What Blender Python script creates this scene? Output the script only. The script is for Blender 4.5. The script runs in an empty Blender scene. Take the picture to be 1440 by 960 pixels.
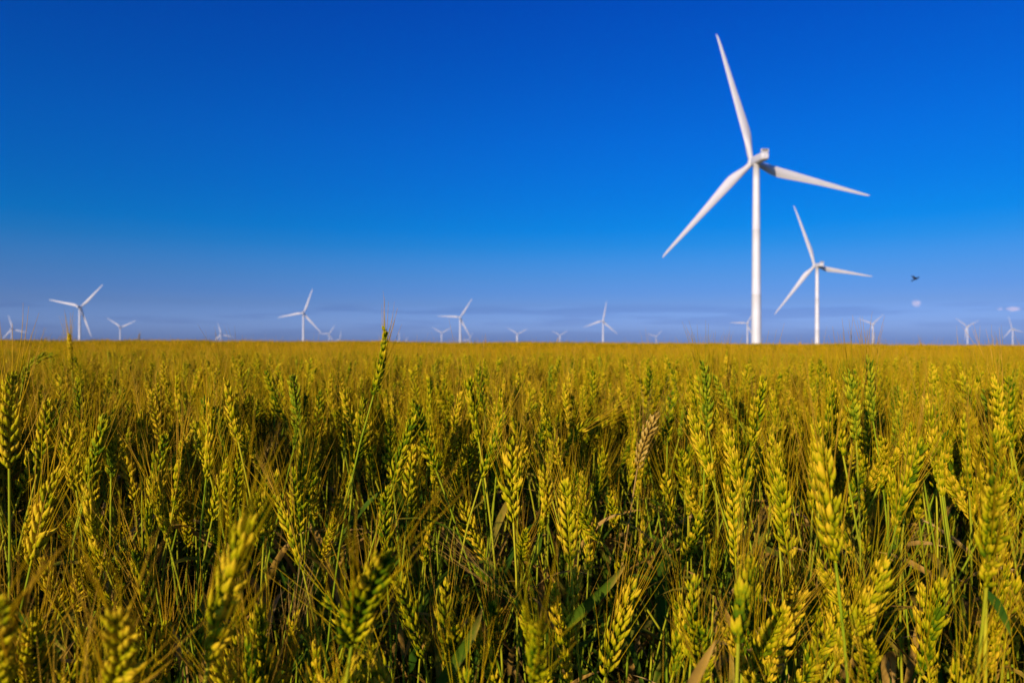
import bpy, math, random
import numpy as np
from mathutils import Vector, Matrix, Euler

random.seed(7)
RNG = np.random.default_rng(11)
S = bpy.context.scene
COL = S.collection
EYE = 0.95                  # camera height above the soil
F = 960.0                   # focal length in photo pixels (24 mm on 36 mm, 1440 px)
SUN_EL, SUN_AZ = math.radians(14.0), math.radians(31.0)   # light travels towards (sin AZ, cos AZ), low
PI = math.pi

# ------------------------------------------------------------------ materials
def mat(name):
    m = bpy.data.materials.new(name); m.use_nodes = True
    nt = m.node_tree
    return m, nt, nt.nodes['Principled BSDF']

def ramp(nt, stops, fac=None, interp='LINEAR'):
    r = nt.nodes.new('ShaderNodeValToRGB'); r.color_ramp.interpolation = interp
    e = r.color_ramp.elements
    while len(e) > 1: e.remove(e[-1])
    e[0].position = stops[0][0]; e[0].color = (*stops[0][1], 1)
    for p, c in stops[1:]:
        q = e.new(p); q.color = (*c, 1)
    if fac is not None: nt.links.new(fac, r.inputs[0])
    return r

def mixrgb(nt, a, b, fac, mode='MIX'):
    n = nt.nodes.new('ShaderNodeMix'); n.data_type = 'RGBA'; n.blend_type = mode
    for sock, v in ((n.inputs[0], fac), (n.inputs[6], a), (n.inputs[7], b)):
        if hasattr(v, 'links'): nt.links.new(v, sock)
        else: sock.default_value = v if not isinstance(v, tuple) else (*v, 1)
    return n.outputs[2]

def math_node(nt, op, a, b):
    n = nt.nodes.new('ShaderNodeMath'); n.operation = op
    for i, v in enumerate((a, b)):
        if hasattr(v, 'links'): nt.links.new(v, n.inputs[i])
        else: n.inputs[i].default_value = v
    return n.outputs[0]

def noise(nt, scale, detail=3, coord='Object', rough=0.6):
    t = nt.nodes.new('ShaderNodeTexCoord'); n = nt.nodes.new('ShaderNodeTexNoise')
    n.inputs['Scale'].default_value = scale; n.inputs['Detail'].default_value = detail
    n.inputs['Roughness'].default_value = rough
    nt.links.new(t.outputs[coord], n.inputs['Vector'])
    return n.outputs['Fac']

def plant_mat(name, lo, mid, hi, rough=0.55, trans=0.0, nscale=90.0, vary=0.35):
    """tint attribute (ripeness of each floret or blade, plus shade painted at lobe bases) + a per-plant random + fine mottling -> colour."""
    m, nt, b = mat(name)
    at = nt.nodes.new('ShaderNodeAttribute'); at.attribute_name = 'tint'
    oi = nt.nodes.new('ShaderNodeObjectInfo')
    rnd = math_node(nt, 'MULTIPLY', math_node(nt, 'SUBTRACT', oi.outputs['Random'], 0.5), vary)
    nz = math_node(nt, 'MULTIPLY', math_node(nt, 'SUBTRACT', noise(nt, nscale, 4, rough=.75), 0.5), 0.9)
    f = math_node(nt, 'ADD', math_node(nt, 'ADD', at.outputs['Fac'], rnd), nz)
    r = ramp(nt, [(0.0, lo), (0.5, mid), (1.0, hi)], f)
    nt.links.new(r.outputs[0], b.inputs['Base Color'])
    if nscale > 200:                                    # papery, ribbed husks
        bp = nt.nodes.new('ShaderNodeBump'); bp.inputs['Strength'].default_value = .5; bp.inputs['Distance'].default_value = .0008
        nt.links.new(noise(nt, 900, 3), bp.inputs['Height']); nt.links.new(bp.outputs[0], b.inputs['Normal'])
    b.inputs['Roughness'].default_value = rough
    b.inputs['Specular IOR Level'].default_value = 0.03
    if trans > 0:
        tr = nt.nodes.new('ShaderNodeBsdfTranslucent'); nt.links.new(r.outputs[0], tr.inputs[0])
        mx = nt.nodes.new('ShaderNodeMixShader'); mx.inputs[0].default_value = trans
        nt.links.new(b.outputs[0], mx.inputs[1]); nt.links.new(tr.outputs[0], mx.inputs[2])
        nt.links.new(mx.outputs[0], nt.nodes['Material Output'].inputs[0])
    return m

M = {}
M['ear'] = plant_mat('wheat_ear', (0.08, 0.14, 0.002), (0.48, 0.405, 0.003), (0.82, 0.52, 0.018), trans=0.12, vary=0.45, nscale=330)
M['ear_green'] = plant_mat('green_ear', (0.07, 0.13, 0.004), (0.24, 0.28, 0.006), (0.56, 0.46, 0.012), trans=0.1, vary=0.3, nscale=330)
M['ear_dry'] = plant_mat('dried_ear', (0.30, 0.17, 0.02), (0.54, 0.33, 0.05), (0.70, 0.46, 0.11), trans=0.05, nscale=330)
M['awn'] = plant_mat('wheat_awn', (0.44, 0.36, 0.003), (0.66, 0.39, 0.004), (0.78, 0.43, 0.05), rough=0.5, trans=0.2, nscale=30, vary=0.5)
M['stem'] = plant_mat('wheat_stem', (0.09, 0.17, 0.006), (0.26, 0.33, 0.010), (0.55, 0.46, 0.02), trans=0.05, nscale=25)
M['leaf'] = plant_mat('wheat_leaf', (0.04, 0.10, 0.008), (0.10, 0.16, 0.008), (0.50, 0.30, 0.04), rough=0.5, trans=0.25, nscale=60, vary=0.6)
M['leaf_dry'] = plant_mat('dried_leaf', (0.34, 0.19, 0.03), (0.54, 0.30, 0.05), (0.64, 0.41, 0.14), trans=0.2, nscale=60)
M['far_ear'] = plant_mat('field_ear', (0.20, 0.16, 0.002), (0.54, 0.315, 0.002), (0.80, 0.42, 0.008), trans=0.1, vary=0.85, nscale=8)

def soil_mat():
    m, nt, b = mat('field_soil')
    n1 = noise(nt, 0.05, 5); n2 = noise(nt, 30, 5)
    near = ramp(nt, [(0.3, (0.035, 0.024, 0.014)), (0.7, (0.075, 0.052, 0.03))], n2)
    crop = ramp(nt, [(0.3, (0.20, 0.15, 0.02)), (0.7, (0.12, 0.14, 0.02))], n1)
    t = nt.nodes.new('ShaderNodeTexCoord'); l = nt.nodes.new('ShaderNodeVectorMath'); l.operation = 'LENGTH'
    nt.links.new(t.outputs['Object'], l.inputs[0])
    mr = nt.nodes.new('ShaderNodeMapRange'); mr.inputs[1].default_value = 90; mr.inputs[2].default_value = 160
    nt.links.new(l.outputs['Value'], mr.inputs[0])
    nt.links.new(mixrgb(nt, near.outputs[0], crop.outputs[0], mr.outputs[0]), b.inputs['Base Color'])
    b.inputs['Roughness'].default_value = 0.95
    return m
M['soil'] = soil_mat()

def paint_mat(name, col, rough=0.4, var=0.06):
    m, nt, b = mat(name)
    n = noise(nt, 0.12, 6)
    d = tuple(c * (1 - var * 1.6) for c in col)
    r = ramp(nt, [(0.35, d), (0.65, col)], n)
    nt.links.new(r.outputs[0], b.inputs['Base Color']); b.inputs['Roughness'].default_value = rough
    return m
M['white'] = paint_mat('turbine_white', (0.75, 0.705, 0.69), 0.45)
M['blade'] = paint_mat('blade_white', (0.69, 0.64, 0.63), 0.4)
M['grey'] = paint_mat('radiator_grey', (0.20, 0.17, 0.12), 0.6, 0.3)
M['dark'] = paint_mat('bird_black', (0.012, 0.012, 0.016), 0.7, 0.3)

# ------------------------------------------------------------------ mesh helpers
class MB:
    """numpy triangle collector"""
    def __init__(s): s.v, s.f, s.t, s.m, s.n = [], [], [], [], 0
    def add(s, V, Fc, tint=0.5, mi=0):
        V = np.asarray(V, float); Fc = np.asarray(Fc, int)
        s.v.append(V); s.f.append(Fc + s.n); s.n += len(V)
        s.t.append(np.full(len(V), tint, float) if np.isscalar(tint) else np.asarray(tint, float))
        s.m.append(np.full(len(Fc), mi, int))
    def join(s, o, mi):
        if not o.v: return
        s.add(np.concatenate(o.v), np.concatenate(o.f), np.concatenate(o.t), mi)
    def mesh(s, name, mats):
        V = np.concatenate(s.v); Fc = np.concatenate(s.f)
        me = bpy.data.meshes.new(name)
        me.vertices.add(len(V)); me.vertices.foreach_set('co', V.astype(np.float32).ravel())
        me.loops.add(Fc.size); me.loops.foreach_set('vertex_index', Fc.astype(np.int32).ravel())
        me.polygons.add(len(Fc)); me.polygons.foreach_set('loop_start', np.arange(0, Fc.size, 3, dtype=np.int32))
        me.polygons.foreach_set('material_index', np.concatenate(s.m).astype(np.int32))
        me.polygons.foreach_set('use_smooth', np.ones(len(Fc), bool))
        for m_ in (mats if isinstance(mats, (list, tuple)) else [mats]): me.materials.append(m_)
        a = me.attributes.new('tint', 'FLOAT', 'POINT'); a.data.foreach_set('value', np.concatenate(s.t).astype(np.float32))
        me.update(calc_edges=True)
        return me
    def build(s, name, mats, parent=None):
        o = bpy.data.objects.new(name, s.mesh(name, mats)); COL.objects.link(o)
        if parent is not None: o.parent = parent
        return o

def quads(rows, cols, closed=True):
    out = []
    cc = cols if closed else cols - 1
    for i in range(rows - 1):
        for j in range(cc):
            a, b = i * cols + j, i * cols + (j + 1) % cols
            c, d = a + cols, b + cols
            out += [(a, b, d), (a, d, c)]
    return np.array(out)

def norm(v): return v / max(1e-9, np.linalg.norm(v))

def frames(P):
    """tangent/side/up along a polyline, transported"""
    T = np.gradient(P, axis=0); T /= np.linalg.norm(T, axis=1)[:, None]
    ref = np.array([1.0, 0, 0]) if abs(T[0][0]) < 0.8 else np.array([0, 1.0, 0])
    U = np.zeros_like(P); u = ref
    for i in range(len(P)):
        u = norm(u - T[i] * np.dot(u, T[i])); U[i] = u
    return T, U, np.cross(T, U)

def tube(mb, P, R, seg=5, tint=0.5):
    P = np.asarray(P, float); T, U, W = frames(P)
    a = np.arange(seg) * 2 * PI / seg
    ring = np.cos(a)[None, :, None] * U[:, None, :] + np.sin(a)[None, :, None] * W[:, None, :]
    V = P[:, None, :] + ring * np.asarray(R, float)[:, None, None]
    t = tint if np.isscalar(tint) else np.repeat(tint, seg)
    mb.add(V.reshape(-1, 3), quads(len(P), seg), t)

def lobe_template(seg, rings):
    """pointed seed: z 0..1, unit half width 1"""
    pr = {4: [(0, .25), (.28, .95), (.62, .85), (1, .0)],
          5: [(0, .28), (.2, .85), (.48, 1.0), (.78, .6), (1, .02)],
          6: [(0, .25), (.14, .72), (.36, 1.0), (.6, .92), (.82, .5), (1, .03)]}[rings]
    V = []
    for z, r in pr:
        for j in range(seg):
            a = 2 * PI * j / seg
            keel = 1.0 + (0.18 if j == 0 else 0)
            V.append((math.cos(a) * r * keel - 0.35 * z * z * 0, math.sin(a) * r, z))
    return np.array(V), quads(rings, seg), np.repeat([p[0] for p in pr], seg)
LOBES = {'hi': lobe_template(8, 6), 'mid': lobe_template(6, 5), 'lo': lobe_template(4, 4)}

def bez2(a, b, c, t):
    t = t[:, None]; return (1 - t) ** 2 * a + 2 * t * (1 - t) * b + t * t * c
def bez3(a, b, c, d, t):
    t = t[:, None]; return (1 - t) ** 3 * a + 3 * t * (1 - t) ** 2 * b + 3 * t * t * (1 - t) * c + t ** 3 * d

def make_ear(B, Mid, Tip, face, rng, q='mid', width=1.0, awn_len=0.062, awn_n=1.35, awn_r=0.00040, splay=1.0, tbase=0.45):
    """An ear of bearded wheat along a curve: two ranks of spikelets, each of two glumes and three florets. -> (ear MB, beard MB)"""
    ear, beard = MB(), MB()
    tt = np.linspace(0, 1, 33); P = bez2(B, Mid, Tip, tt)
    L = np.linalg.norm(np.diff(P, axis=0), axis=1).sum()
    T, _, _ = frames(P)
    tube(ear, P[::4], np.linspace(0.0011, 0.0005, len(P[::4])), 5, 0.4)
    LV, LF, LZ = LOBES[q]
    n = int(np.clip(round(L / 0.0051), 15, 19))
    sc = L / (n * 0.0051)
    twist = rng.normal(0, 0.5)
    def lobe(o, ax, out, ln, w, th, tint):
        side = np.cross(ax, out)
        z = LV[:, 2:3]
        V = o + LV[:, 0:1] * th * out + LV[:, 1:2] * w * side + z * ln * ax + ((z ** 2) * -0.16 + z * 0.05) * ln * out
        ear.add(V, LF, np.clip(tint + (LZ - 0.46) * 0.9, 0, 1))  # green base to gold tip, base darkened further as painted shade between lobes
        return o + ln * ax - 0.11 * ln * out
    for k in range(n + 1):
        t = 0.015 + 0.93 * k / n; i = int(t * 32); p = P[i] + (P[min(i + 1, 32)] - P[i]) * (t * 32 - i); ta = T[i]
        u = norm(face - ta * np.dot(face, ta)); v = np.cross(ta, u)
        ca, sa = math.cos(twist * (t - .5)), math.sin(twist * (t - .5)); u, v = u * ca + v * sa, v * ca - u * sa
        s = 1 if k % 2 else -1
        top = k == n
        g = (0.66 + 0.46 * math.sin(PI * min(1, (t * 0.85 + 0.12)))) * sc * width * .84
        g *= rng.uniform(0.8, 1.16) if rng.random() > .06 else .55
        a = math.radians((20 - 8 * t) * rng.uniform(0.45, 1.75)) * splay
        if top: a = 0; u, v = v, u
        A = norm(ta * math.cos(a) + u * s * math.sin(a)); N = norm(u * s - A * np.dot(u * s, A)); Sd = np.cross(A, N)
        o = p + u * s * 0.0012 * g
        base_t = tbase + rng.normal(0, 0.17)
        for sg in (-1, 1):
            ax = norm(A + Sd * sg * 0.27 * splay * rng.uniform(.6, 1.5) + N * 0.05)
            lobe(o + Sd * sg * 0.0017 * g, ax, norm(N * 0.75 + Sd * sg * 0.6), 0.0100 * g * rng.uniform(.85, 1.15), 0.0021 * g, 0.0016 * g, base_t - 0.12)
            ax2 = norm(A + Sd * sg * 0.19 * splay * rng.uniform(.5, 1.7) + N * 0.16 * rng.uniform(.3, 1.8))
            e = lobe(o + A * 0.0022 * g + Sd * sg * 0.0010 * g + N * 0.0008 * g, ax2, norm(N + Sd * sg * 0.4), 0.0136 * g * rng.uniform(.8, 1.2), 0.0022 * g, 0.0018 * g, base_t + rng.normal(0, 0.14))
            if rng.random() < awn_n / 2:
                ln = awn_len * (0.65 + 0.5 * math.sin(PI * (0.25 + 0.6 * t))) * rng.uniform(0.75, 1.15)
                d0 = norm(ax2 * 0.55 + ta * 0.75 + rng.normal(0, 0.06, 3))
                d1 = norm(d0 + ta * 0.25 + N * 0.22 * rng.uniform(-0.4, 1) + rng.normal(0, 0.10, 3))
                Q = bez2(e - ax2 * 0.001, e + d0 * ln * 0.5, e + d0 * ln * 0.5 + d1 * ln * 0.5, np.linspace(0, 1, 5))
                tube(beard, Q, np.array([1.1, .9, .75, .55, .25]) * awn_r, 3, np.clip(0.25 + np.linspace(0, 0.45, 5) + rng.normal(0, 0.15), 0, 1))
        if q != 'lo':
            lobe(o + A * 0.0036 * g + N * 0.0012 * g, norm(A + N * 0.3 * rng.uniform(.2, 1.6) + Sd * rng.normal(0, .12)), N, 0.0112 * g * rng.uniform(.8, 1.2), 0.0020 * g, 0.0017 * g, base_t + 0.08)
    return ear, beard

def make_stem(root, base, topdir, rng, n=13, r0=0.0019, r1=0.0011):
    mb = MB()
    h = np.linalg.norm(base - root)
    P = bez3(root, root + np.array([0, 0, 0.35 * h]) , base - topdir * 0.28 * h, base, np.linspace(0, 1, n))
    R = np.linspace(r0, r1, n); R[5] *= 1.25
    tube(mb, P, R, 6, np.clip(np.linspace(0.25, 0.75, n) + rng.normal(0, 0.08), 0, 1))
    return mb, P

def make_leaf(P0, d0, side, length, width, droop, rng, n=11, dry=0.0, twist=0.5):
    """blade of a leaf: ribbon with a folded midrib, tapering, drooping; dries out towards its tip"""
    mb = MB()
    d = norm(d0); p = np.array(P0, float); pts = [p.copy()]
    st = length / (n - 1)
    for i in range(n - 1):
        k = i / (n - 1)
        d = norm(d + side * 0.10 * droop + np.array([0, 0, -1.0]) * droop * 0.30 * k)
        p = p + d * st; pts.append(p.copy())
    P = np.array(pts); T = np.gradient(P, axis=0)
    V, tint = [], []
    w0 = norm(np.cross(norm(T[0]), side + np.array([0.01, 0.02, 0.0])))
    for i in range(n):
        k = i / (n - 1); t = norm(T[i])
        w = norm(w0 - t * np.dot(w0, t)); nn = np.cross(t, w)
        ang = twist * k; w, nn = w * math.cos(ang) + nn * math.sin(ang), nn * math.cos(ang) - w * math.sin(ang)
        ww = width * 0.5 * (min(1, 0.45 + 2.2 * k) * (1 - k ** 2.6) + 0.02)
        V += [P[i] - w * ww + nn * ww * 0.35, P[i], P[i] + w * ww + nn * ww * 0.35]
        tt = np.clip(0.28 + dry + 0.65 * max(0, k - 0.55) * 2 * rng.uniform(0.5, 1.0), 0, 1); tint += [tt + 0.12, tt, tt + 0.06]
    mb.add(np.array(V), quads(n, 3, False), np.clip(tint, 0, 1))
    return mb

# ------------------------------------------------------------------ tagging
def tag(o, label=None, cat=None, group=None, kind=None):
    if label: o['label'] = label
    if cat: o['category'] = cat
    if group: o['group'] = group
    if kind: o['kind'] = kind
def empty(name, loc):
    o = bpy.data.objects.new(name, None); o.location = loc; o.empty_display_size = 0.05; COL.objects.link(o); return o

# ------------------------------------------------------------------ turbines: positions first (the terrain meets their feet)
HUB_H, BLADE, TILT = 84.0, 54.5, math.radians(2.5)
# hub x, hub y in the photo, blade length in photo pixels, rotor angle (clockwise from up), yaw tweak, label
TURB = [
    (1063.5, 225.4, 183, -16.8, 0, 'tallest white wind turbine, by far the biggest, towering over the wheat'),
    (1149, 373, 88, -20.8, 0, 'second biggest white wind turbine, just past the tallest one'),
    (112, 431.5, 43, 43, 0, 'mid-sized hazy turbine with raised arm, biggest in the far group beside the field edge'),
    (426.5, 440, 36, 19.5, 0, 'hazy turbine between the small one and the skyline ear, one blade nearly upright'),
    (647, 446, 31, 32.5, 0, 'hazy turbine just beyond the skyline ear, one blade level, one raised'),
    (848, 451, 28, 11, 0, 'hazy turbine halfway from the skyline ear to the tallest turbine'),
    (1051, 454.5, 24.5, 32, 0, 'pale turbine partly hidden behind the tower of the tallest turbine'),
    (1227.5, 455.5, 22, 50, 0, 'pale turbine with arms in a Y, under the flying bird'),
    (1360.5, 459, 20, 65, 0, 'pale turbine with wide Y arms, past the round cloud puff'),
    (1424, 462.5, 19, -17, 0, 'pale turbine with one blade upright at the far end beneath the cloud strip'),
    (169, 460, 22, 65, 0, 'small pale turbine with wide Y arms beside the mid-sized one'),
    (16.5, 462.5, 20, -15, 0, 'pale turbine at the very edge of the picture, one blade upright'),
    (310.5, 470, 17, -17, 0, 'small sunken turbine, blade tips barely clearing the wheat, standing alone'),
    (462.5, 469.5, 14.5, 33, 0, 'tiny turbine touching the lowered blade tip of a nearer one'),
    (478, 477, 12, 5, 0, 'tiny turbine with its hub at the wheat line, paired with a slightly higher one'),
    (561.5, 478.5, 12, -1, 0, 'tiny turbine just past the skyline ear, only an upright blade showing'),
    (569, 481, 9.5, 33, 0, 'faint turbine whose blade tip barely pokes over the wheat line'),
    (621, 468, 15.5, 60, 0, 'tiny pale turbine with Y arms tucked under a nearer turbine\'s level blade'),
    (659, 478, 11.5, 28, 0, 'faint turbine sunk behind the wheat line at a nearer turbine\'s lowered blade'),
    (727.5, 469.5, 16.5, 63, 0, 'small pale turbine with wide Y arms at the middle of the horizon'),
    (787.5, 471.5, 13, 58, 0, 'tiny turbine with Y arms between two larger hazy ones'),
    (922.5, 473, 12.5, 47, 0, 'tiny turbine alone in the gap before the tallest turbine'),
]
TPOS = []
for (hx, hy, bl, ang, yaw, lab) in TURB:
    Y = 55.0 * F / bl
    X = (hx - 720) / F * Y
    Z = EYE + (480 - hy) / F * Y          # hub height in the world
    TPOS.append((X, Y, Z - HUB_H))

PROF = [(0, 0), (75, 0), (110, -0.9), (170, -3.2), (290, -7), (614, -12), (1230, -22), (2200, -26), (2780, -32), (3300, -43), (4400, -54), (5600, -66), (8000, -66)]
def base_z(x, y):
    r = np.hypot(x, y)
    z = np.interp(r, [p[0] for p in PROF], [p[1] for p in PROF])
    fade = np.clip(1 - (r - 120) / 250, 0, 1)
    return z - 0.0056 * x * fade
TRES = [(x, y, z - float(base_z(np.array(x), np.array(y)))) for x, y, z in TPOS]
def gz(x, y):
    x = np.asarray(x, float); y = np.asarray(y, float)
    z = base_z(x, y)
    for tx, ty, dz in TRES:
        d = np.hypot(tx, ty); sg = min(110, d * 0.22)
        z = z + dz * np.exp(-((x - tx) ** 2 + (y - ty) ** 2) / (2 * sg * sg)) * (np.hypot(x, y) > 120)
    return z

def build_ground():
    rs = np.concatenate([[0.0], np.linspace(0.6, 12, 18), np.linspace(14, 130, 40), np.geomspace(136, 6000, 120)])
    na = 200
    V = [(0, 0, float(gz(0, 0)))]
    a = np.arange(na) * 2 * PI / na
    for r in rs[1:]:
        x, y = r * np.sin(a), r * np.cos(a); V += list(zip(x, y, gz(x, y)))
    Fc = [(0, 1 + (j + 1) % na, 1 + j) for j in range(na)]
    q = quads(len(rs) - 1, na) + 1
    q = q[:, ::-1]
    mb = MB(); mb.add(np.array(V), np.concatenate([np.array(Fc), q]), 0.5)
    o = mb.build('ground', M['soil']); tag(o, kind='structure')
build_ground()

# ------------------------------------------------------------------ turbine parts
def blade_mesh():
    mb = MB()
    zs = [0.0, 1.2, 2.4, 4.0, 6.0, 8.5, 11.0, 13.0, 16, 20, 25, 31, 37, 43, 48, 51.5, 53.4, 54.3, 54.5]
    ch = [2.3, 2.3, 2.3, 2.5, 3.05, 3.75, 4.15, 4.15, 3.9, 3.5, 3.02, 2.5, 2.05, 1.62, 1.25, 0.95, 0.65, 0.3, 0.05]
    th = [1, 1, 1, .88, .66, .46, .36, .32, .28, .25, .23, .21, .2, .19, .18, .18, .18, .2, .3]
    tw = [16, 16, 16, 16, 15, 14, 12.5, 11, 9, 7, 5, 3.5, 2.3, 1.3, .6, .2, 0, 0, 0]
    seg = 20; V = []
    for z, c, t, w in zip(zs, ch, th, tw):
        le = -1.15 + 0.95 * (z / 54.5) ** 1.2
        rnd = np.clip((t - 0.35) / 0.6, 0, 1)
        for j in range(seg):
            a = 2 * PI * j / seg
            xx = 0.5 * (1 - math.cos(a))
            yy_air = math.sin(a) * 0.5 * t * (1.25 * math.sqrt(max(xx, 0)) * (1 - xx) + 0.55 * (1 - xx) * xx + 0.04) / 0.62
            yy_cir = 0.5 * math.sin(a)
            px, py = le + xx * c, (rnd * yy_cir + (1 - rnd) * yy_air) * c
            r = math.radians(w); cx = le + 0.3 * c
            dx = px - cx
            V.append((cx + dx * math.cos(r) - py * math.sin(r), dx * math.sin(r) + py * math.cos(r) + 0.0007 * z * z * 0.6, z * 1.03))
    V = np.array(V)
    mb.add(V, quads(len(zs), seg)); n = len(V)
    mb.add(np.array([V[-seg:].mean(0)] + list(V[-seg:])), [(0, 1 + j, 1 + (j + 1) % seg) for j in range(seg)])
    return mb.mesh('blade', M['blade'])

def lathe(mb, prof, axis='z', seg=40, tint=0.5):
    V = []
    for p, r in prof:
        for j in range(seg):
            a = 2 * PI * j / seg; c, s = r * math.cos(a), r * math.sin(a)
            V.append((c, s, p) if axis == 'z' else (c, p, -s))
    mb.add(np.array(V), quads(len(prof), seg))

def rbox(mb, x0, x1, y0, y1, z0, z1, b, ee=0.28):
    """box with bevelled edges, as a superellipse loft along y"""
    seg = 28; V = []
    cx, cz, hx, hz = (x0 + x1) / 2, (z0 + z1) / 2, (x1 - x0) / 2, (z1 - z0) / 2
    rows = [(y0, .62), (y0 + b * .1, .78), (y0 + b * .4, .93), (y0 + b, 1), (y1 - b, 1), (y1 - b * .4, .93), (y1 - b * .1, .78), (y1, .62)]
    for y, k in rows:
        for j in range(seg):
            a = 2 * PI * j / seg; c, s = math.cos(a), math.sin(a)
            e = ee
            V.append((cx + hx * k * math.copysign(abs(c) ** e, c), y, cz + hz * k * math.copysign(abs(s) ** e, s)))
    V = np.array(V); mb.add(V, quads(len(rows), seg))
    for ring in (V[:seg], V[-seg:]):
        mb.add(np.concatenate([ring.mean(0)[None], ring]), [(0, 1 + j, 1 + (j + 1) % seg) for j in range(seg)])

def tower_mesh():
    mb = MB(); top = HUB_H - 2.1
    prof = [(-3, 2.15)]
    for k, z in enumerate(np.linspace(0, top, 13)):
        r = 2.1 - 0.78 * (z / top) ** 1.1
        prof.append((z, r))
        if k in (4, 8): prof += [(z + .02, r + .012), (z + .15, r + .012), (z + .17, r - .003)]
    prof += [(top + .02, 1.45), (top + .35, 1.45), (top + .36, 0.2)]
    lathe(mb, prof, seg=48)
    return mb.mesh('tower', M['white'])
def nacelle_mesh():
    mb = MB(); rbox(mb, -1.75, 1.75, -8.8, 2.6, -1.7, 1.75, 1.9, .6)
    return mb.mesh('nacelle', M['white'])
def radiator_mesh():
    mb = MB()
    rbox(mb, -1.30, 1.30, -8.0, -7.2, 2.05, 2.75, 0.1, .15)
    return mb.mesh('radiator', M['grey'])
def radiator_frame_mesh():
    mb = MB()
    rbox(mb, -1.50, -1.305, -8.1, -7.1, 1.6, 2.93, 0.05, .15); rbox(mb, 1.305, 1.50, -8.1, -7.1, 1.6, 2.93, 0.05, .15)
    rbox(mb, -1.30, 1.30, -8.1, -7.1, 2.755, 2.93, 0.05, .15); rbox(mb, -1.30, 1.30, -8.1, -7.1, 1.8, 2.045, 0.05, .15)
    return mb.mesh('radiator_frame', M['white'])
def hub_mesh():
    mb = MB()
    lathe(mb, [(2.65, 0.05), (2.65, 1.5), (2.9, 1.75), (3.9, 1.85), (4.8, 1.72), (5.7, 1.3), (6.3, .75), (6.6, .3), (6.68, .02)], axis='y', seg=36)
    return mb.mesh('hub', M['white'])
TM = dict(tower=tower_mesh(), nacelle=nacelle_mesh(), radiator=radiator_mesh(), frame=radiator_frame_mesh(), hub=hub_mesh(), blade=blade_mesh())

def build_turbine():
    t = empty('wind_turbine', (0, 0, 0))
    def part(name, me, parent, loc=(0, 0, 0)):
        o = bpy.data.objects.new(name, me); COL.objects.link(o); o.parent = parent; o.location = loc; return o
    part('tower', TM['tower'], t)
    n = part('nacelle', TM['nacelle'], t, (0, 0, HUB_H))
    part('radiator', TM['radiator'], n)
    part('radiator_frame', TM['frame'], n)
    part('hub', TM['hub'], t, (0, 0, HUB_H))
    for k in range(3): part('blade', TM['blade'], t, (0, 4.0 * math.cos(TILT), HUB_H + 4.0 * math.sin(TILT)))
    for c_ in t.children:
        if c_.name in ('nacelle', 'hub'): c_.rotation_euler = (TILT, 0, 0)     # the rotor axis leans back a little
    return t
def copy_tree(o, parent=None):
    c = o.copy(); COL.objects.link(c); c.parent = parent
    for ch in list(o.children): copy_tree(ch, c)
    return c
T0 = build_turbine()
for i, ((hx, hy, bl, ang, yaw, lab), (X, Y, Z)) in enumerate(zip(TURB, TPOS)):
    t = T0 if i == 0 else copy_tree(T0)
    t.location = (X, Y, Z); t.rotation_euler = (0, 0, math.radians(5.5 + yaw))
    k = 0
    for ch in t.children:
        if ch.name.split('.')[0] == 'blade':
            # rotor axis is local +Y (pointing away from the camera); clockwise as seen from the camera
            ch.rotation_mode = 'YXZ'; ch.rotation_euler = (TILT, math.radians(ang + 120 * k), 0); k += 1
    tag(t, lab, 'wind turbine', 'wind turbines standing across the plain')

# ------------------------------------------------------------------ wheat
def px2w(px, py, Y): return np.array([(px - 720) / F * Y, Y, EYE + (480 - py) / F * Y])
def w2px(p): return 720 + F * p[0] / p[1], 480 - F * (p[2] - EYE) / p[1]

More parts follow.
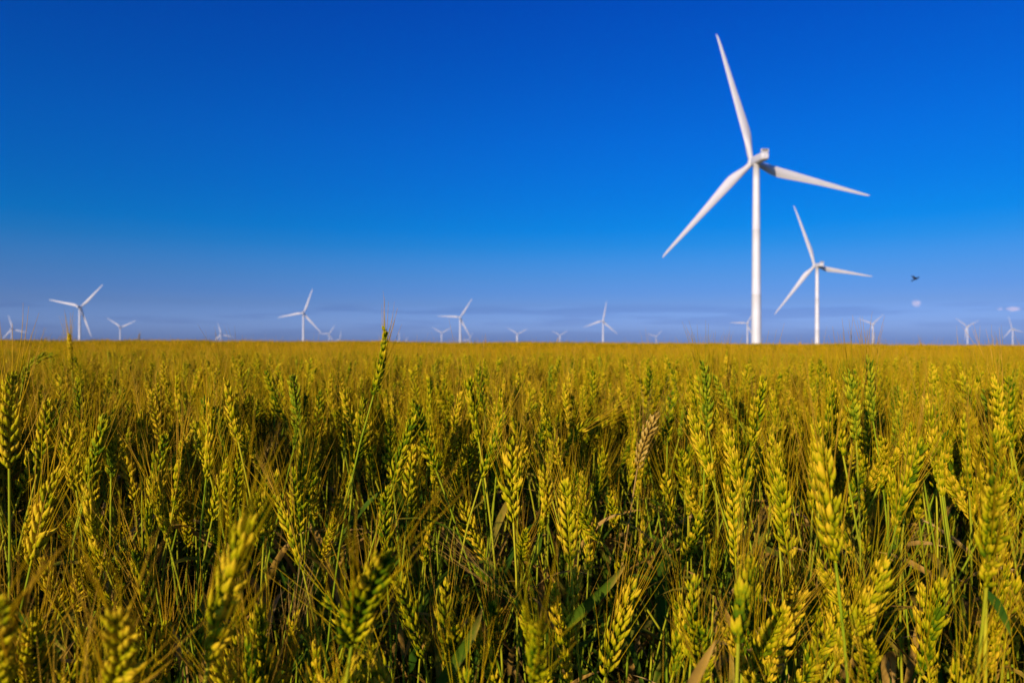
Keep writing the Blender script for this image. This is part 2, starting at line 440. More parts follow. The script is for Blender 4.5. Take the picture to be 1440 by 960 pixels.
# notable ears: tip x,y  base x,y  [options]
HEROES = [
 (81,664,43,795,{}), (124,690,150,802,{}), (187,780,214,896,{}), (210,709,219,825,{}),
 (351,735,294,930,dict(Y=.37,label='big out-of-focus wheat ear close to the lens, tipped towards the turbines')),
 (388,696,426,802,{}), (469,739,450,791,{}), (165,859,150,985,dict(Y=.35,label='out-of-focus wheat ear low in the bottom corner, cut off by the picture edge')),
 (416,862,398,975,dict(awn='dry',label='low wheat ear with a brush of straw-coloured awns standing straight up')),
 (60,787,84,862,{}), (137,806,137,855,{}), (255,619,244,712,{}), (296,607,289,686,{}), (429,617,424,712,{}),
 (26,780,21,855,{}), (3,840,10,965,dict(Y=.34,label='out-of-focus wheat ear half cut off by the picture edge')), (281,862,274,950,{}), (120,784,107,859,{}), (37,671,8,731,{}),
 (99,727,97,769,{}), (262,709,264,769,{}), (180,716,165,757,{}), (476,697,462,765,{}), (199,607,197,660,{}),
 (720,622,722,735,dict(face=0)), (763,660,759,750,{}), (795,679,803,795,dict(face=0,label='sharp upright wheat ear with open lobes and one awn jutting sideways')),
 (849,630,832,705,{}), (649,705,684,787,{}),
 (664,791,739,855,dict(mat='ear_green',awn='dry',label='ear with shade painted as dull green, lying almost flat with its beard pointing sideways')),  # green material stands in for the shade on this ear
 (557,810,596,926,dict(face=0,label='sharp wheat ear sloping down towards the bottom edge, braided lobes in two rows')),
 (542,780,495,905,dict(Y=.40,tb=.3,label='out-of-focus leaning wheat ear with one bright spikelet, over the dark gaps at the bottom')),  # low tint base paints the shade on this ear into its colour
 (889,821,851,952,dict(face=0)), (934,667,947,750,{}), (495,667,486,724,{}), (527,641,532,697,{}), (557,611,561,675,{}),
 (686,604,679,671,{}), (630,615,619,675,{}),
 (843,587,790,647,dict(curve=.25,label='upper of two nodding wheat ears bowed side by side over the field')),
 (857,593,817,640,dict(curve=.25,label='lower of two nodding wheat ears bowed side by side over the field')),
 (923,583,896,660,dict(mat='ear_dry',awn='dry',stem='leaf_dry',label='dried light brown wheat ear on a straw stem among green ones')),
 (954,844,945,952,{}), (613,712,598,795,{}), (757,885,748,965,dict(Y=.40,tb=.3,label='out-of-focus ear standing low at the bottom edge midway across')),  # bottom-edge ear: shade put into the colour by a lower tint base
 (739,746,735,790,{}),
 (1155,622,1175,790,dict(width=1.25,face=0,label='fattest broad yellow-green ear standing under the second biggest turbine')),
 (1297,619,1260,739,dict(face=0)), (1097,665,1110,787,{}), (1031,694,1035,802,{}),
 (1054,780,1038,905,dict(Y=.42)), (1245,791,1174,930,dict(face=0,width=1.1,label='heavy ear with plump braided lobes and a tuft of awns sweeping up')),
 (1324,821,1294,950,dict(face=0)), (1104,855,1059,952,dict(width=1.15)), (1397,675,1387,825,dict(Y=.44, face=1.1)),
 (1219,739,1204,802,{}), (1374,727,1361,802,{}), (1009,626,982,694,{}), (1110,573,1137,637,{}),
 (1222,503,1228,593,dict(mat='ear_green',face=0,label='taller of two dark green ears reaching up under the Y-armed turbine')),
 (1193,520,1204,620,dict(mat='ear_green',face=0,label='shorter of two dark green ears reaching up under the Y-armed turbine')),
 (988,510,993,607,dict(mat='ear_green',face=0,label='upright dark green ear with thin awns crossing the horizon before the tallest turbine')),
 (1003,527,1038,590,dict(mat='ear_green',awn='awn',label='dark green ear slanting down beside an upright green ear')),
 (1047,570,1048,637,dict(mat='ear_green')), (1023,493,1020,540,{}), (1285,530,1288,583,{}), (1338,593,1333,667,{}),
 (1335,705,1329,757,{}), (1084,814,1088,860,{}), (1252,810,1237,855,{}), (1117,817,1114,877,{}), (1434,637,1432,686,{}),
 (73,498,32,540,dict(curve=.35,mat='ear_green',label='nodding ear bowed over sideways near the horizon at the picture edge')),
 (97,470,101,520,dict(label='yellow ear tip rising over the horizon under the mid-sized hazy turbine')), (20,527,13,660,dict(Y=.62)), (187,530,194,580,{}), (198,575,200,667,{}),
 (250,527,257,600,{}), (297,563,290,673,{}), (147,543,127,577,{}), (393,600,367,657,dict(mat='ear_dry',awn='dry',label='withered brown ear in the shade, tipped sideways')),
 (542,463,525,557,dict(face=1.2,width=.98,al=.045,tb=.33,label='tall wheat ear standing alone against the sky, awns spread above the horizon')),
 (595,563,593,620,{}), (775,517,773,573,dict(mat='ear_green')), (720,533,722,567,{}), (710,583,677,673,{}),
 (466,612,462,660,{}), (1180,700,1190,770,{}), (905,720,900,790,{}), (1010,760,1004,830,{}), (1400,870,1385,960,{}),
 (640,880,632,965,{}), (340,640,336,712,{}), (500,560,497,610,{}), (880,560,878,615,{}), (960,560,957,612,{}), (1250,560,1251,610,{}),
 (700,850,695,920,{}), (230,880,226,965,{}), (980,880,985,960,{}), (1220,900,1216,970,{}), (45,880,40,965,dict(Y=.5)),
]

def awn_mat(o): return M['leaf_dry'] if o == 'dry' else M['awn']
used_labels = set()
def auto_label(px, py, lean, matn, blur):
    look = {'ear': 'yellow-green', 'ear_green': 'dark green', 'ear_dry': 'dried brown'}[matn]
    lean_t = 'standing upright' if abs(lean) < 0.13 else ('tipped towards the turbines' if lean > 0 else 'tipped away from turbines')
    soft = 'blurred ' if blur else ''
    x, y = px / 14.4, py / 9.6
    for dec in (0, 1):
        lab = f"{soft}{look} bearded ear {lean_t}, {x:.{dec}f}% across and {y:.{dec}f}% down the photo"
        if lab not in used_labels: break
    k = 0
    while lab in used_labels:
        k += 1; lab = f"{soft}{look} bearded ear {lean_t}, {x + .07 * k:.1f}% across and {y:.1f}% down the photo"
    used_labels.add(lab); return lab

UP = np.array([0, 0, 1.0])
hero_boxes = []
GROUP = 'wheat plants standing at the front of the field'
def rand_face(rng, want=None):
    a = want + rng.uniform(-0.5, 0.5) if want is not None else rng.uniform(0, 2 * PI)
    return np.array([math.cos(a), math.sin(a), 0.05])

for i, (tx, ty, bx, by, op) in enumerate(HEROES):
    rng = np.random.default_rng(100 + i)
    ln = math.hypot(tx - bx, ty - by)
    Y = op.get('Y') or min(0.088 * F / ln, (0.25 if ty > 640 else 0.17) * F / max(ty - 480, 1))
    Y = max(0.34, min(Y, 1.9))
    need = 0.085 ** 2 - (ln * Y / F) ** 2
    dY = (math.sqrt(need) if need > 0 else 0) * (0.7 if rng.random() < 0.5 else -0.7)
    dY = max(-0.045, min(0.045, dY))
    B = px2w(bx, by, Y); Tp = px2w(tx, ty, Y + dY)
    L = np.linalg.norm(Tp - B)
    side = norm(np.cross(Tp - B, np.array([0, 1.0, 0])))
    if np.dot(side, UP) < 0: side = -side
    cv = op.get('curve', rng.normal(0, 0.05))
    Mid = (B + Tp) / 2 + (side if 'curve' in op else np.array([math.copysign(1, bx - tx), 0, 0.2])) * cv * L * (1 if 'curve' in op else 1)
    td = norm(Mid - B)
    lean = (tx - bx) / max(1, by - ty)
    rx = B[0] - lean * 0.22 + rng.normal(0, 0.02); ry = B[1] - dY + rng.normal(0, 0.03) + 0.02
    root = np.array([rx, ry, float(gz(rx, ry)) - 0.004])
    p = empty('wheat_plant', root)
    q = 'hi' if ln > 85 else 'mid'
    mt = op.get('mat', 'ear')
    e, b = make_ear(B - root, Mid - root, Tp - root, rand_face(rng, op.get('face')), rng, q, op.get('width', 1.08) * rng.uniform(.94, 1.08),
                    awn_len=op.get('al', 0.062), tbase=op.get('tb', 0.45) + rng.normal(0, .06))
    sm, P = make_stem(np.zeros(3), B - root, td, rng)
    sm.build('stem', M[op.get('stem', 'stem')], p)
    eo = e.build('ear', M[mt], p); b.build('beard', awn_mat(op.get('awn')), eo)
    for kk in range(2):
        f = (0.42, 0.66)[kk] + rng.uniform(-.06, .06); ii = int(f * 12)
        a = rng.uniform(0, 2 * PI); sd = np.array([math.cos(a), math.sin(a), 0])
        lf = make_leaf(P[ii], norm(UP + sd * 0.35), sd, rng.uniform(.13, .2), rng.uniform(.008, .012), rng.uniform(.5, 1.3), rng, dry=rng.uniform(-.1, .3), twist=rng.uniform(-1.2, 1.2))
        lf.build('leaf', M['leaf'] if rng.random() < .72 else M['leaf_dry'], p)
    blur = Y < 0.45
    lab = op.get('label') or auto_label((tx + bx) / 2, (ty + by) / 2, lean, mt, blur)
    used_labels.add(lab)
    tag(p, lab, 'wheat', GROUP)
    hero_boxes.append((tx, ty, bx, by, Y, 12 if 'label' in op else 6))

# leaves the photo shows singled out: each on a plant of its own kind (a tiller without an ear in view)
def leaf_plant(path_px, Y, width, mtl, label, dry=0.0):
    pts = np.array([px2w(a, b, Y + dy) for a, b, dy in path_px])
    n = 15; tt = np.linspace(0, len(pts) - 1, n)
    P = np.stack([np.interp(tt, range(len(pts)), pts[:, k]) for k in range(3)], 1)
    for _ in range(2): P[1:-1] = (P[:-2] + 2 * P[1:-1] + P[2:]) / 4
    rx, ry = P[0][0], P[0][1] + .02
    root = np.array([rx, ry, float(gz(rx, ry)) - .004]); rng = np.random.default_rng(int(path_px[0][0]))
    p = empty('wheat_plant', root)
    sm, _ = make_stem(np.zeros(3), P[0] - root, UP, rng, r1=.0013); sm.build('stem', M['stem'], p)
    mb = MB(); V, ti = [], []
    T = np.gradient(P, axis=0)
    for i in range(n):
        k = i / (n - 1); t = norm(T[i]); w = norm(np.cross(t, np.array([0.15, 1, .25]))); nn = np.cross(t, w)
        ww = width * .5 * (min(1, .4 + 2 * k) * (1 - k ** 3) + .03)
        V += [P[i] - root - w * ww + nn * ww * .35, P[i] - root, P[i] - root + w * ww + nn * ww * .4]
        v = np.clip(.2 + dry + 1.4 * max(0, k - .6), 0, 1); ti += [min(1, v + .35 * k), v, v + .03]
    mb.add(np.array(V), quads(n, 3, False), np.clip(ti, 0, 1)); mb.build('leaf', M[mtl], p)
    tag(p, label, 'wheat', GROUP)
leaf_plant([(775,900,.02),(800,872,.01),(835,842,0),(862,815,0),(882,790,.0)], .66, .012, 'leaf', 'wheat plant with a broad green leaf blade slanting up, its tip scorched brown', -.08)
leaf_plant([(605,975,0),(630,945,0),(650,915,0),(668,885,.0),(680,850,.02)], .55, .010, 'leaf', 'wheat plant with a long yellowing leaf curving out of the bottom edge', .06)
leaf_plant([(1248,985,.0),(1243,935,0),(1245,917,.01),(1253,916,.02),(1257,930,.03),(1256,985,.04)], .6, .009, 'leaf_dry', 'wheat plant with a dry tan leaf folded over in a loop at the bottom edge')
leaf_plant([(1386,830,0),(1400,845,0),(1412,868,0),(1422,895,.0)], .47, .006, 'leaf', 'wheat plant with a narrow green leaf hanging down from a thick stem')
leaf_plant([(10,850,0),(40,872,0),(70,890,0),(95,918,.0)], .6, .011, 'leaf', 'wheat plant with a dark green leaf drooping in the corner gap')
leaf_plant([(960,985,.0),(975,955,0),(990,928,0),(1006,900,.0)], .42, .007, 'leaf_dry', 'wheat plant with an out-of-focus tan straw blade slanting at the bottom edge')

# prototypes of the plants that fill the field
def proto_plant(k, q='mid', short=False, coarse=False):
    rng = np.random.default_rng(900 + k)
    h = 0.80
    lx, ly = rng.normal(0, .06, 2)
    B = np.array([lx, ly, h - 0.085]); d = norm(np.array([lx * 2.2 + rng.normal(0, .1), ly * 2.2 + rng.normal(0, .1), 1]))
    L = rng.uniform(.068, .092)
    bend = rng.normal(0, .18); sd = np.array([math.cos(k), math.sin(k), 0])
    d1 = norm(d + sd * bend); Mid = B + d * L * .5; Tp = Mid + d1 * L * .5
    a = 2 * PI * k / 7
    e, b = make_ear(B, Mid, Tp, np.array([math.cos(a), math.sin(a), 0]), rng, 'lo' if coarse else q, 1.08 if not coarse else 1.25, awn_n=1.15 if not coarse else .4,
                    awn_r=.00031 if not coarse else .0006, tbase=(.58 if coarse else .45) + rng.normal(0, .07))
    root = np.array([0, 0, -.02]) if not short else np.array([lx * .5, ly * .5, .3])
    sm, P = make_stem(root, B, d, rng, n=13 if not coarse else 5)if not coarse else (MB(), None)
    if coarse: tube(sm, np.array([root, (root + B) / 2, B]), [.0016, .0014, .0012], 3, .5)
    leaves = []
    if not coarse:
        for f in (.3, .48, .64, .78):
            ii = int((f + rng.uniform(-.06, .06)) * 12); an = rng.uniform(0, 2 * PI); s2 = np.array([math.cos(an), math.sin(an), 0])
            leaves.append((make_leaf(P[ii], norm(UP + s2 * .4), s2, rng.uniform(.13, .22), rng.uniform(.008, .013), rng.uniform(.5, 1.4), rng, n=9, dry=rng.uniform(-.1, .35), twist=rng.uniform(-1.2, 1.2)), rng.random() < .25))
    else:
        an = rng.uniform(0, 2 * PI); s2 = np.array([math.cos(an), math.sin(an), 0])
        leaves.append((make_leaf(np.array([lx, ly, .52]), norm(UP + s2 * .5), s2, .17, .011, 1.0, rng, n=5), False))
    return e, b, sm, leaves, Tp
NP = 20
PROTO = []
for k in range(NP):
    e, b, sm, lv, tp = proto_plant(k)
    mt = 'ear_green' if k == 5 else 'ear'
    PROTO.append(dict(e=e, b=b, s=sm, l=lv, mat=mt, tip=Vector(tp)))

def thin_beard(mb_in, keep):
    """a beard with some awns broken off"""
    r = np.random.default_rng(3); b = MB(); st0 = 0
    for v_, f_, t_ in zip(mb_in.v, mb_in.f, mb_in.t):
        if r.random() < keep: b.add(v_, f_ - st0, t_)
        st0 += len(v_)
    return b
def joined(pr, name, keep=1.0):
    mb = MB(); mb.join(pr['e'], 0); mb.join(pr['b'] if keep == 1 else thin_beard(pr['b'], keep), 1); mb.join(pr['s'], 2)
    for l, dry in pr['l']: mb.join(l, 4 if dry else 3)
    return mb.mesh(name, [M[pr['mat']] if 'mat' in pr else M['far_ear'], M['awn'], M['stem'], M['leaf'], M['leaf_dry']])

# scatter of the front of the field (about 330 plants to the square metre)
def scatter(y0, y1, dens, margin, rng):
    half = lambda y: 0.78 * max(y, 0.0) + margin
    A = (half(y0) + half(y1)) * (y1 - y0)
    n = int(A * dens * 1.0); out = []
    while len(out) < n:
        y = rng.uniform(y0, y1); x = rng.uniform(-half(y1), half(y1))
        if abs(x) < half(y): out.append((x, y))
    return np.array(out)

def clump(x, y):
    return (.030 * math.sin(2.9 * x + 1.7 * math.sin(1.3 * y)) * math.sin(2.1 * y + 1.1 * math.sin(1.9 * x)) + .028 * math.sin(5.3 * x + 2.1 * y + 2 * math.sin(.7 * x)) * math.sin(4.1 * y - 1.3 * x)
            + .02 * math.sin(.45 * x + 1.2 * math.sin(.31 * y)) * math.sin(.38 * y + .7))
rng = np.random.default_rng(5)
near = []
for x, y in scatter(-1.6, 4.5, 640, 1.3, rng):
    g = float(gz(x, y))
    r = math.hypot(x, y)
    if r < 0.30: continue
    tipz = float(np.clip(rng.normal(EYE - 0.125, 0.045), EYE - 0.30, EYE - (0.05 if y < 1.3 else 0.035)))
    if y < 0.36: tipz = min(tipz, EYE - 0.37)          # the trampled spot at the photographer's knees
    elif y < 0.8 and rng.random() < .5: continue
    elif y < 0.75: tipz = min(tipz, EYE - 0.25 + rng.uniform(0, 0.05))
    if y > 1.2: tipz = min(tipz - .03 + rng.normal(0, .03) + clump(x, y) * min(1, (y - 1.2) * .4), EYE - .03 - .008 * y - abs(rng.normal(0, .012))) + g * min(1, y - 1.2)
    near.append([x, y, tipz, int(rng.integers(0, NP)), rng.uniform(0, 2 * PI), float(np.clip(rng.normal(0, .13), -.35, .35)), float(np.clip(rng.normal(0, .13), -.35, .35)), rng.uniform(.88, 1.12)])
# thin out what would stand in front of the notable ears
keep = []
for n_ in near:
    x, y, tz = n_[:3]
    if y > 0.25:
        pxx, pyt = w2px((x, y, tz)); el = 0.09 * F / y
        bad = False
        for (tx, ty, bx, by, hy, mg) in hero_boxes:
            if y < hy + 0.03 and pyt < max(by, ty) + 6 and abs(pxx - (tx + bx) / 2) < abs(tx - bx) / 2 + mg / y + 3 and pyt + el > min(ty, by) - 10:
                bad = True; break
        if bad: continue
    keep.append(n_)
near = keep
vis = []
for i, n_ in enumerate(near):
    x, y, tz = n_[:3]
    if y < 0.34: continue
    pxx, pyt = w2px((x, y, tz))
    if -20 < pxx < 1460 and pyt < 950: vis.append((y, i))
vis.sort()
N_IND = 300 - len(HEROES) - 6
ind = set(i for _, i in vis[:N_IND])

# each prototype plant's parts become separate meshes shared by the copies
PM = []
for k, pr in enumerate(PROTO):
    PM.append(dict(e=pr['e'].mesh('ear', M[pr['mat']]), b=thin_beard(pr['b'], .55).mesh('beard', M['awn']), s=pr['s'].mesh('stem', M['stem']),
                   l=[l.mesh('leaf', M['leaf_dry'] if d else M['leaf']) for l, d in pr['l']]))
PLANT = {}
def new_plant(k):
    p = empty('wheat_plant', (0, 0, 0))
    def part(nm, me, par):
        o = bpy.data.objects.new(nm, me); COL.objects.link(o); o.parent = par; return o
    part('stem', PM[k]['s'], p); e = part('ear', PM[k]['e'], p); part('beard', PM[k]['b'], e)
    for l in PM[k]['l']: part('leaf', l, p)
    return p
sx_pts = []
for i, (x, y, tz, k, rz, ax, ay, ss) in enumerate(near):
    g = float(gz(x, y))
    Rm = Euler((ax, ay, rz)).to_matrix(); off = Rm @ PROTO[k]['tip']       # the ear's tip lands on (x, y, tz); the root follows from the lean
    sc = max(ss, (tz - g) / off.z); zz = tz - off.z * sc; x0, y0 = x - off.x * sc, y - off.y * sc
    if i in ind:
        if k not in PLANT: p = PLANT[k] = new_plant(k)
        else: p = copy_tree(PLANT[k])
        p.location = (x0, y0, zz); p.rotation_euler = (ax, ay, rz); p.scale = (sc, sc, sc)
        # where the ear really lands, for its label
        cx, cy = w2px((x, y, tz - .045))
        tag(p, auto_label(min(max(cx, 0), 1440), cy, ay * 1.0, PROTO[k]['mat'], y < .45), 'wheat', GROUP)
    else:
        sx_pts.append((x0, y0, zz, ax, ay, rz, sc, k))

# middle distance plants and patches
LIB = bpy.data.collections.new('field_library')       # never linked to the scene: only read by the field's geometry nodes
def lib(name, me):
    o = bpy.data.objects.new(name, me); LIB.objects.link(o)
idx_of = {}
for k in range(NP): lib(f'a{k:02d}', joined(PROTO[k], 'plant', .62))
NMID = 8
MIDP = []
for k in range(NMID):
    e, b, sm, lv, tp = proto_plant(40 + k, coarse=True, short=True)
    MIDP.append(dict(e=e, b=b, s=sm, l=lv)); lib(f'b{k:02d}', joined(MIDP[-1], 'plant'))
def patch(k):
    """a 1.2 m square of far crop: 170 coarse ears with their beards on short lengths of stalk"""
    rng = np.random.default_rng(300 + k); mb = MB()
    LV, LF, LZ = lobe_template(4, 4)
    for _ in range(190):
        x, y = rng.uniform(-.6, .6, 2); h = .78 + rng.normal(0, .05) + 1.6 * clump(x * 1.4 + 7 * k, y * 1.4 + 3 * k); L = rng.uniform(.075, .1)
        d = norm(np.array([rng.normal(0, .22), rng.normal(0, .22), 1])); B = np.array([x, y, h - L])
        u = norm(np.cross(d, [1, .2, 0])); v = np.cross(d, u)
        V = B + LV[:, 0:1] * .0075 * u + LV[:, 1:2] * .0065 * v + LV[:, 2:3] * L * d
        mb.add(V, LF, np.clip(.38 + rng.normal(0, .3), 0, 1), 0)
        for _a in range(int(rng.random() < .6)):
            dd = norm(d + rng.normal(0, .22, 3)); st = B + d * L * rng.uniform(.5, .95); w = u * .0008
            e = st + dd * rng.uniform(.04, .07); mb.add(np.array([st - w, st + w, e, st + v * .0015]), [(0, 1, 2), (1, 3, 2), (3, 0, 2)], .5, 1)
        lo = np.array([x - d[0] * .3, y - d[1] * .3, h - .45]); w = u * .0016
        mb.add(np.array([lo - w, lo + w, B + w, B - w, lo + v * .003, B + v * .003]), [(0, 1, 2), (0, 2, 3), (1, 4, 5), (1, 5, 2), (4, 0, 3), (4, 3, 5)], .4, 2)
        if rng.random() < .6:
            an = rng.uniform(0, 2 * PI); s2 = np.array([math.cos(an), math.sin(an), .4]); q = lo + np.array([0, 0, .15]); w = np.cross(s2, UP) * .005
            mb.add(np.array([q - w, q + w, q + s2 * .08 + w, q + s2 * .08 - w, q + s2 * .15]), [(0, 1, 2), (0, 2, 3), (3, 2, 4)], .3, 3)
    return mb.mesh('patch', [M['far_ear'], M['awn'], M['stem'], M['leaf']])
NPAT = 5
for k in range(NPAT): lib(f'c{k:02d}', patch(k))

pts = list(sx_pts)
rng = np.random.default_rng(77)
for x, y in scatter(4.5, 13, 190, 1.3, rng):
    z = float(gz(x, y)) + rng.normal(0, .05) - .075 + 1.5 * clump(x, y) + (rng.random() < .012) * rng.uniform(.03, .08)
    pts.append((x, y, z + .02, rng.normal(0, .1), rng.normal(0, .1), rng.uniform(0, 2 * PI), 1.0, NP + int(rng.integers(0, NMID))))
st = 1.0
yy = 12.6
while yy < 118:
    hw = .80 * yy + 2
    for xx in np.arange(-hw, hw, st):
        x, y = xx + rng.uniform(-.2, .2), yy + rng.uniform(-.2, .2)
        und = -.075 + (.02 + .0009 * y) * (math.sin(x * .35 + 1.3 * math.sin(y * .2)) + .8 * math.sin(x * 1.1 + 2 * math.sin(y * .5 + x * .13))) + rng.normal(0, .035)
        pts.append((x, y, float(gz(x, y)) + und, 0, 0, rng.choice([0, PI / 2, PI, 1.5 * PI]) + rng.uniform(-.2, .2), rng.uniform(.96, 1.04), NP + NMID + int(rng.integers(0, NPAT))))
    yy += st
pts = np.array(pts)

def build_field(name, pts):
    me = bpy.data.meshes.new(name)
    me.vertices.add(len(pts)); me.vertices.foreach_set('co', pts[:, :3].astype(np.float32).ravel())
    a = me.attributes.new('rot', 'FLOAT_VECTOR', 'POINT'); a.data.foreach_set('vector', pts[:, 3:6].astype(np.float32).ravel())
    a = me.attributes.new('scl', 'FLOAT', 'POINT'); a.data.foreach_set('value', pts[:, 6].astype(np.float32))
    a = me.attributes.new('idx', 'INT', 'POINT'); a.data.foreach_set('value', pts[:, 7].astype(np.int32))
    o = bpy.data.objects.new(name, me); COL.objects.link(o)
    ng = bpy.data.node_groups.new('field_scatter', 'GeometryNodeTree')
    ng.interface.new_socket('Geometry', in_out='INPUT', socket_type='NodeSocketGeometry')
    ng.interface.new_socket('Geometry', in_out='OUTPUT', socket_type='NodeSocketGeometry')
    N, Lk = ng.nodes, ng.links
    gi, go = N.new('NodeGroupInput'), N.new('NodeGroupOutput')
    ci = N.new('GeometryNodeCollectionInfo'); ci.inputs['Collection'].default_value = LIB
    ci.inputs['Separate Children'].default_value = True; ci.inputs['Reset Children'].default_value = True
    ip = N.new('GeometryNodeInstanceOnPoints'); ip.inputs['Pick Instance'].default_value = True
    def attr(nm, dt):
        n = N.new('GeometryNodeInputNamedAttribute'); n.data_type = dt; n.inputs['Name'].default_value = nm
        return [s for s in n.outputs if s.enabled and s.name == 'Attribute'][0]
    Lk.new(gi.outputs[0], ip.inputs['Points']); Lk.new(ci.outputs[0], ip.inputs['Instance'])
    Lk.new(attr('idx', 'INT'), ip.inputs['Instance Index'])
    e2r = N.new('FunctionNodeEulerToRotation'); Lk.new(attr('rot', 'FLOAT_VECTOR'), e2r.inputs[0]); Lk.new(e2r.outputs[0], ip.inputs['Rotation'])
    Lk.new(attr('scl', 'FLOAT'), ip.inputs['Scale'])
    Lk.new(ip.outputs[0], go.inputs[0])
    md = o.modifiers.new('scatter', 'NODES'); md.node_group = ng
    return o
fo = build_field('wheat_field', pts)
tag(fo, 'dense golden-green wheat crop filling the field to the horizon', 'wheat crop', kind='stuff')

# ------------------------------------------------------------------ bird
def build_bird():
    Y = 22.0; c = px2w(1287.5, 392, Y)
    b = empty('bird', c)
    mb = MB()
    prof = [(-.13, .002), (-.10, .012), (-.05, .03), (0, .04), (.05, .034), (.085, .022), (.105, .024), (.125, .014), (.15, .002)]
    V = []
    for x, r in prof:
        for j in range(10):
            a = 2 * PI * j / 10; V.append((x, math.cos(a) * r, math.sin(a) * r * .85 + .10 * x))
    mb.add(np.array(V), quads(len(prof), 10))
    mb.add(np.array([(-.09, -.02, 0), (-.09, .02, 0), (-.19, .035, -.03), (-.19, -.035, -.03), (-.09, 0, -.014), (-.19, 0, -.036)]), [(0, 1, 2), (0, 2, 3), (0, 5, 4), (0, 3, 5), (1, 4, 5), (1, 5, 2)])
    mb.build('body', M['dark'], b)
    for s in (-1, 1):
        w = MB(); V = []
        for k in range(9):
            t = k / 8; y = s * (.02 + .12 * t); z = .02 + .06 * math.sin(t * 2.0) ; cw = .11 * (1 - t ** 2) ** .5 + .006
            x0 = .045 - .05 * t * t
            V += [(x0, y, z), (x0 - cw * .4, y, z + .007), (x0 - cw, y, z - .005), (x0 - cw * .4, y, z - .004)]
        w.add(np.array(V), quads(9, 4)); w.build('wing', M['dark'], b)
    b.rotation_euler = (math.radians(14), math.radians(-14), math.radians(24))
    tag(b, 'small black bird flying low in the sky above the round cloud puff', 'bird')
build_bird()

# ------------------------------------------------------------------ little clouds (beyond the haze), volumes with a ragged edge
def cloud(px, py, wpx, hpx, label, dens, seed):
    Y = 9000.0; c = px2w(px, py, Y); w, h = wpx / F * Y / 2, hpx / F * Y / 2
    m = bpy.data.materials.new('cloud_vapour'); m.use_nodes = True; nt = m.node_tree; nt.nodes.clear()
    out = nt.nodes.new('ShaderNodeOutputMaterial'); v = nt.nodes.new('ShaderNodeVolumePrincipled')
    v.inputs['Color'].default_value = (.98, .80, .84, 1); v.inputs['Anisotropy'].default_value = -0.4
    t = nt.nodes.new('ShaderNodeTexCoord'); ln = nt.nodes.new('ShaderNodeVectorMath'); ln.operation = 'LENGTH'
    nt.links.new(t.outputs['Object'], ln.inputs[0])
    mp = nt.nodes.new('ShaderNodeMapping'); mp.inputs['Location'].default_value = (seed, seed * 2, 0); nt.links.new(t.outputs['Object'], mp.inputs[0])
    nz = nt.nodes.new('ShaderNodeTexNoise'); nz.inputs['Scale'].default_value = 2.2; nz.inputs['Detail'].default_value = 4; nt.links.new(mp.outputs[0], nz.inputs[0])
    f = math_node(nt, 'SUBTRACT', math_node(nt, 'SUBTRACT', 1.0, ln.outputs['Value']), math_node(nt, 'MULTIPLY', nz.outputs['Fac'], 1.1))
    f = math_node(nt, 'MAXIMUM', math_node(nt, 'MULTIPLY', math_node(nt, 'ADD', f, .3), dens), 0)
    nt.links.new(f, v.inputs['Density']); nt.links.new(v.outputs[0], out.inputs['Volume'])
    mb = MB(); V = []
    for i in range(11):
        th = PI * i / 10
        for j in range(18):
            a = 2 * PI * j / 18; V.append((math.sin(th) * math.cos(a), math.sin(th) * math.sin(a), -math.cos(th)))
    mb.add(np.array(V), quads(11, 18))
    o = mb.build('cloud', m); o.location = c; o.scale = (w, w, h)
    tag(o, label, 'cloud', 'small pink-white clouds low over the plain')
cloud(1289, 426.5, 19, 16, 'round pink-white cloud puff under the flying bird', .011, 1)
cloud(1425, 434.5, 26, 11, 'flat pink-white cloud puff at the picture edge over the last turbine', .009, 5)
cloud(1407, 434.5, 12, 7, 'tiniest faint cloud wisp beside the flat puff', .009, 9)

# ------------------------------------------------------------------ haze
def haze():
    m = bpy.data.materials.new('haze_air'); m.use_nodes = True; nt = m.node_tree; nt.nodes.clear()
    out = nt.nodes.new('ShaderNodeOutputMaterial'); v = nt.nodes.new('ShaderNodeVolumePrincipled')
    v.inputs['Color'].default_value = (.42, .60, 1.0, 1); v.inputs['Density'].default_value = 0.00003
    nt.links.new(v.outputs[0], out.inputs['Volume'])
    x, y0, y1, z0, z1 = 6300, -6300, 6300, -80, 150
    V = [(-x, y0, z0), (x, y0, z0), (x, y1, z0), (-x, y1, z0), (-x, y0, z1), (x, y0, z1), (x, y1, z1), (-x, y1, z1)]
    q = [(0, 3, 2, 1), (4, 5, 6, 7), (0, 1, 5, 4), (1, 2, 6, 5), (2, 3, 7, 6), (3, 0, 4, 7)]
    me = bpy.data.meshes.new('haze'); me.from_pydata(V, [], q); me.materials.append(m)
    o = bpy.data.objects.new('haze', me); COL.objects.link(o); tag(o, kind='stuff', label='thin blue haze lying over the distant plain')
HAZE = True
if HAZE: haze()

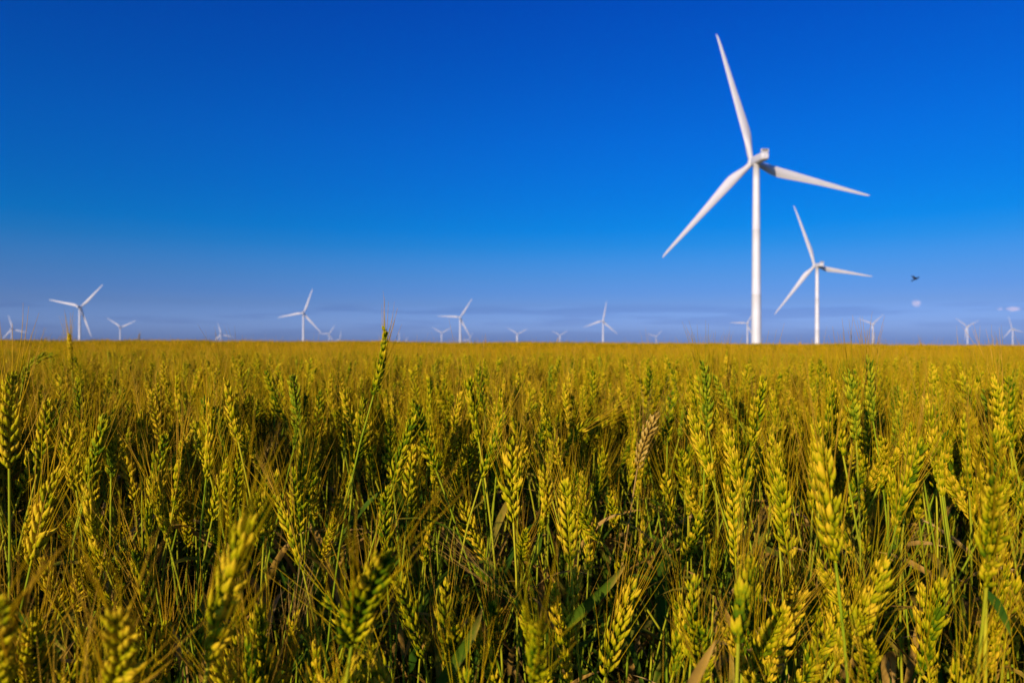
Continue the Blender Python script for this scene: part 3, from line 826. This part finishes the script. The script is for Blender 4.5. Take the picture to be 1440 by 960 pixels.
# ------------------------------------------------------------------ sky, sun, camera
w = bpy.data.worlds.new('World'); S.world = w; w.use_nodes = True
nt = w.node_tree; bg = nt.nodes['Background']
sky = nt.nodes.new('ShaderNodeTexSky'); sky.sky_type = 'NISHITA'; sky.sun_disc = False
sky.sun_elevation = SUN_EL; sky.sun_rotation = PI + SUN_AZ
tc = nt.nodes.new('ShaderNodeTexCoord'); sp = nt.nodes.new('ShaderNodeSeparateXYZ'); nt.links.new(tc.outputs['Generated'], sp.inputs[0])
K = 4.0
sn = lambda d: math.sin(math.radians(d))
tint = [(0.0, (.62, 1.06, 3.6)), (1.2, (.56, .99, 3.3)), (3, (.35, .65, 2.0)), (4, (.27, .60, 1.82)), (5.2, (.21, .59, 1.66)), (6.6, (.13, .59, 1.62)), (7.8, (.05, .58, 1.6)), (9.2, (.003, .57, 1.64)), (12, (0, .53, 1.68)), (16, (0, .50, 1.76)), (27, (0, .38, 1.80)), (60, (.02, .25, 1.3)), (89, (.02, .25, 1.3))]
rmp = ramp(nt, [(sn(d), tuple(c / K for c in col)) for d, col in tint], sp.outputs['Z'])
col = mixrgb(nt, sky.outputs[0], rmp.outputs[0], 1.0, 'MULTIPLY')
sc_ = nt.nodes.new('ShaderNodeVectorMath'); sc_.operation = 'SCALE'; sc_.inputs['Scale'].default_value = K
nt.links.new(col, sc_.inputs[0])
# a flat bank of thin cloud low over the horizon
mp = nt.nodes.new('ShaderNodeMapping'); mp.inputs['Scale'].default_value = (5, 5, 75); nt.links.new(tc.outputs['Generated'], mp.inputs[0])
nz = nt.nodes.new('ShaderNodeTexNoise'); nz.inputs['Scale'].default_value = 1.0; nz.inputs['Detail'].default_value = 5; nt.links.new(mp.outputs[0], nz.inputs[0])
cr = ramp(nt, [(.46, (0, 0, 0)), (.57, (1, 1, 1))], nz.outputs['Fac'])
band = ramp(nt, [(sn(.2), (.35,) * 3), (sn(1.4), (.8,) * 3), (sn(2.3), (1,) * 3), (sn(2.75), (.75,) * 3), (sn(3.1), (0,) * 3)], sp.outputs['Z'])
fac = math_node(nt, 'MULTIPLY', math_node(nt, 'MULTIPLY', cr.outputs[0], band.outputs[0]), .6)
cl = mixrgb(nt, sc_.outputs[0], mixrgb(nt, sc_.outputs[0], (.68, .70, .80), 1.0, 'MULTIPLY'), fac)
nt.links.new(cl, bg.inputs[0]); bg.inputs[1].default_value = 0.074

sl = bpy.data.lights.new('sun', 'SUN'); sl.energy = 4.4; sl.angle = math.radians(0.5); sl.color = (1.0, 0.86, 0.69)
so = bpy.data.objects.new('sun', sl); COL.objects.link(so)
d = Vector((math.sin(SUN_AZ) * math.cos(SUN_EL), math.cos(SUN_AZ) * math.cos(SUN_EL), -math.sin(SUN_EL)))
so.rotation_euler = d.to_track_quat('-Z', 'Y').to_euler()

cam = bpy.data.cameras.new('camera'); co = bpy.data.objects.new('camera', cam); COL.objects.link(co)
cam.lens = 24; cam.sensor_width = 36; cam.clip_start = 0.02; cam.clip_end = 30000
co.location = (0, 0, EYE); co.rotation_euler = (PI / 2, 0, 0)
cam.dof.use_dof = True; cam.dof.focus_distance = 0.78; cam.dof.aperture_fstop = 8.0
S.camera = co

S.view_settings.view_transform = 'Standard'; S.view_settings.look = 'None'
S.view_settings.exposure = 0.10; S.view_settings.gamma = 1.0
c = S.cycles
c.use_denoising = True; c.max_bounces = 6; c.diffuse_bounces = 3; c.glossy_bounces = 2; c.transmission_bounces = 3
c.volume_bounces = 0; c.transparent_max_bounces = 4; c.sample_clamp_indirect = 5.0
c.caustics_reflective = False; c.caustics_refractive = False
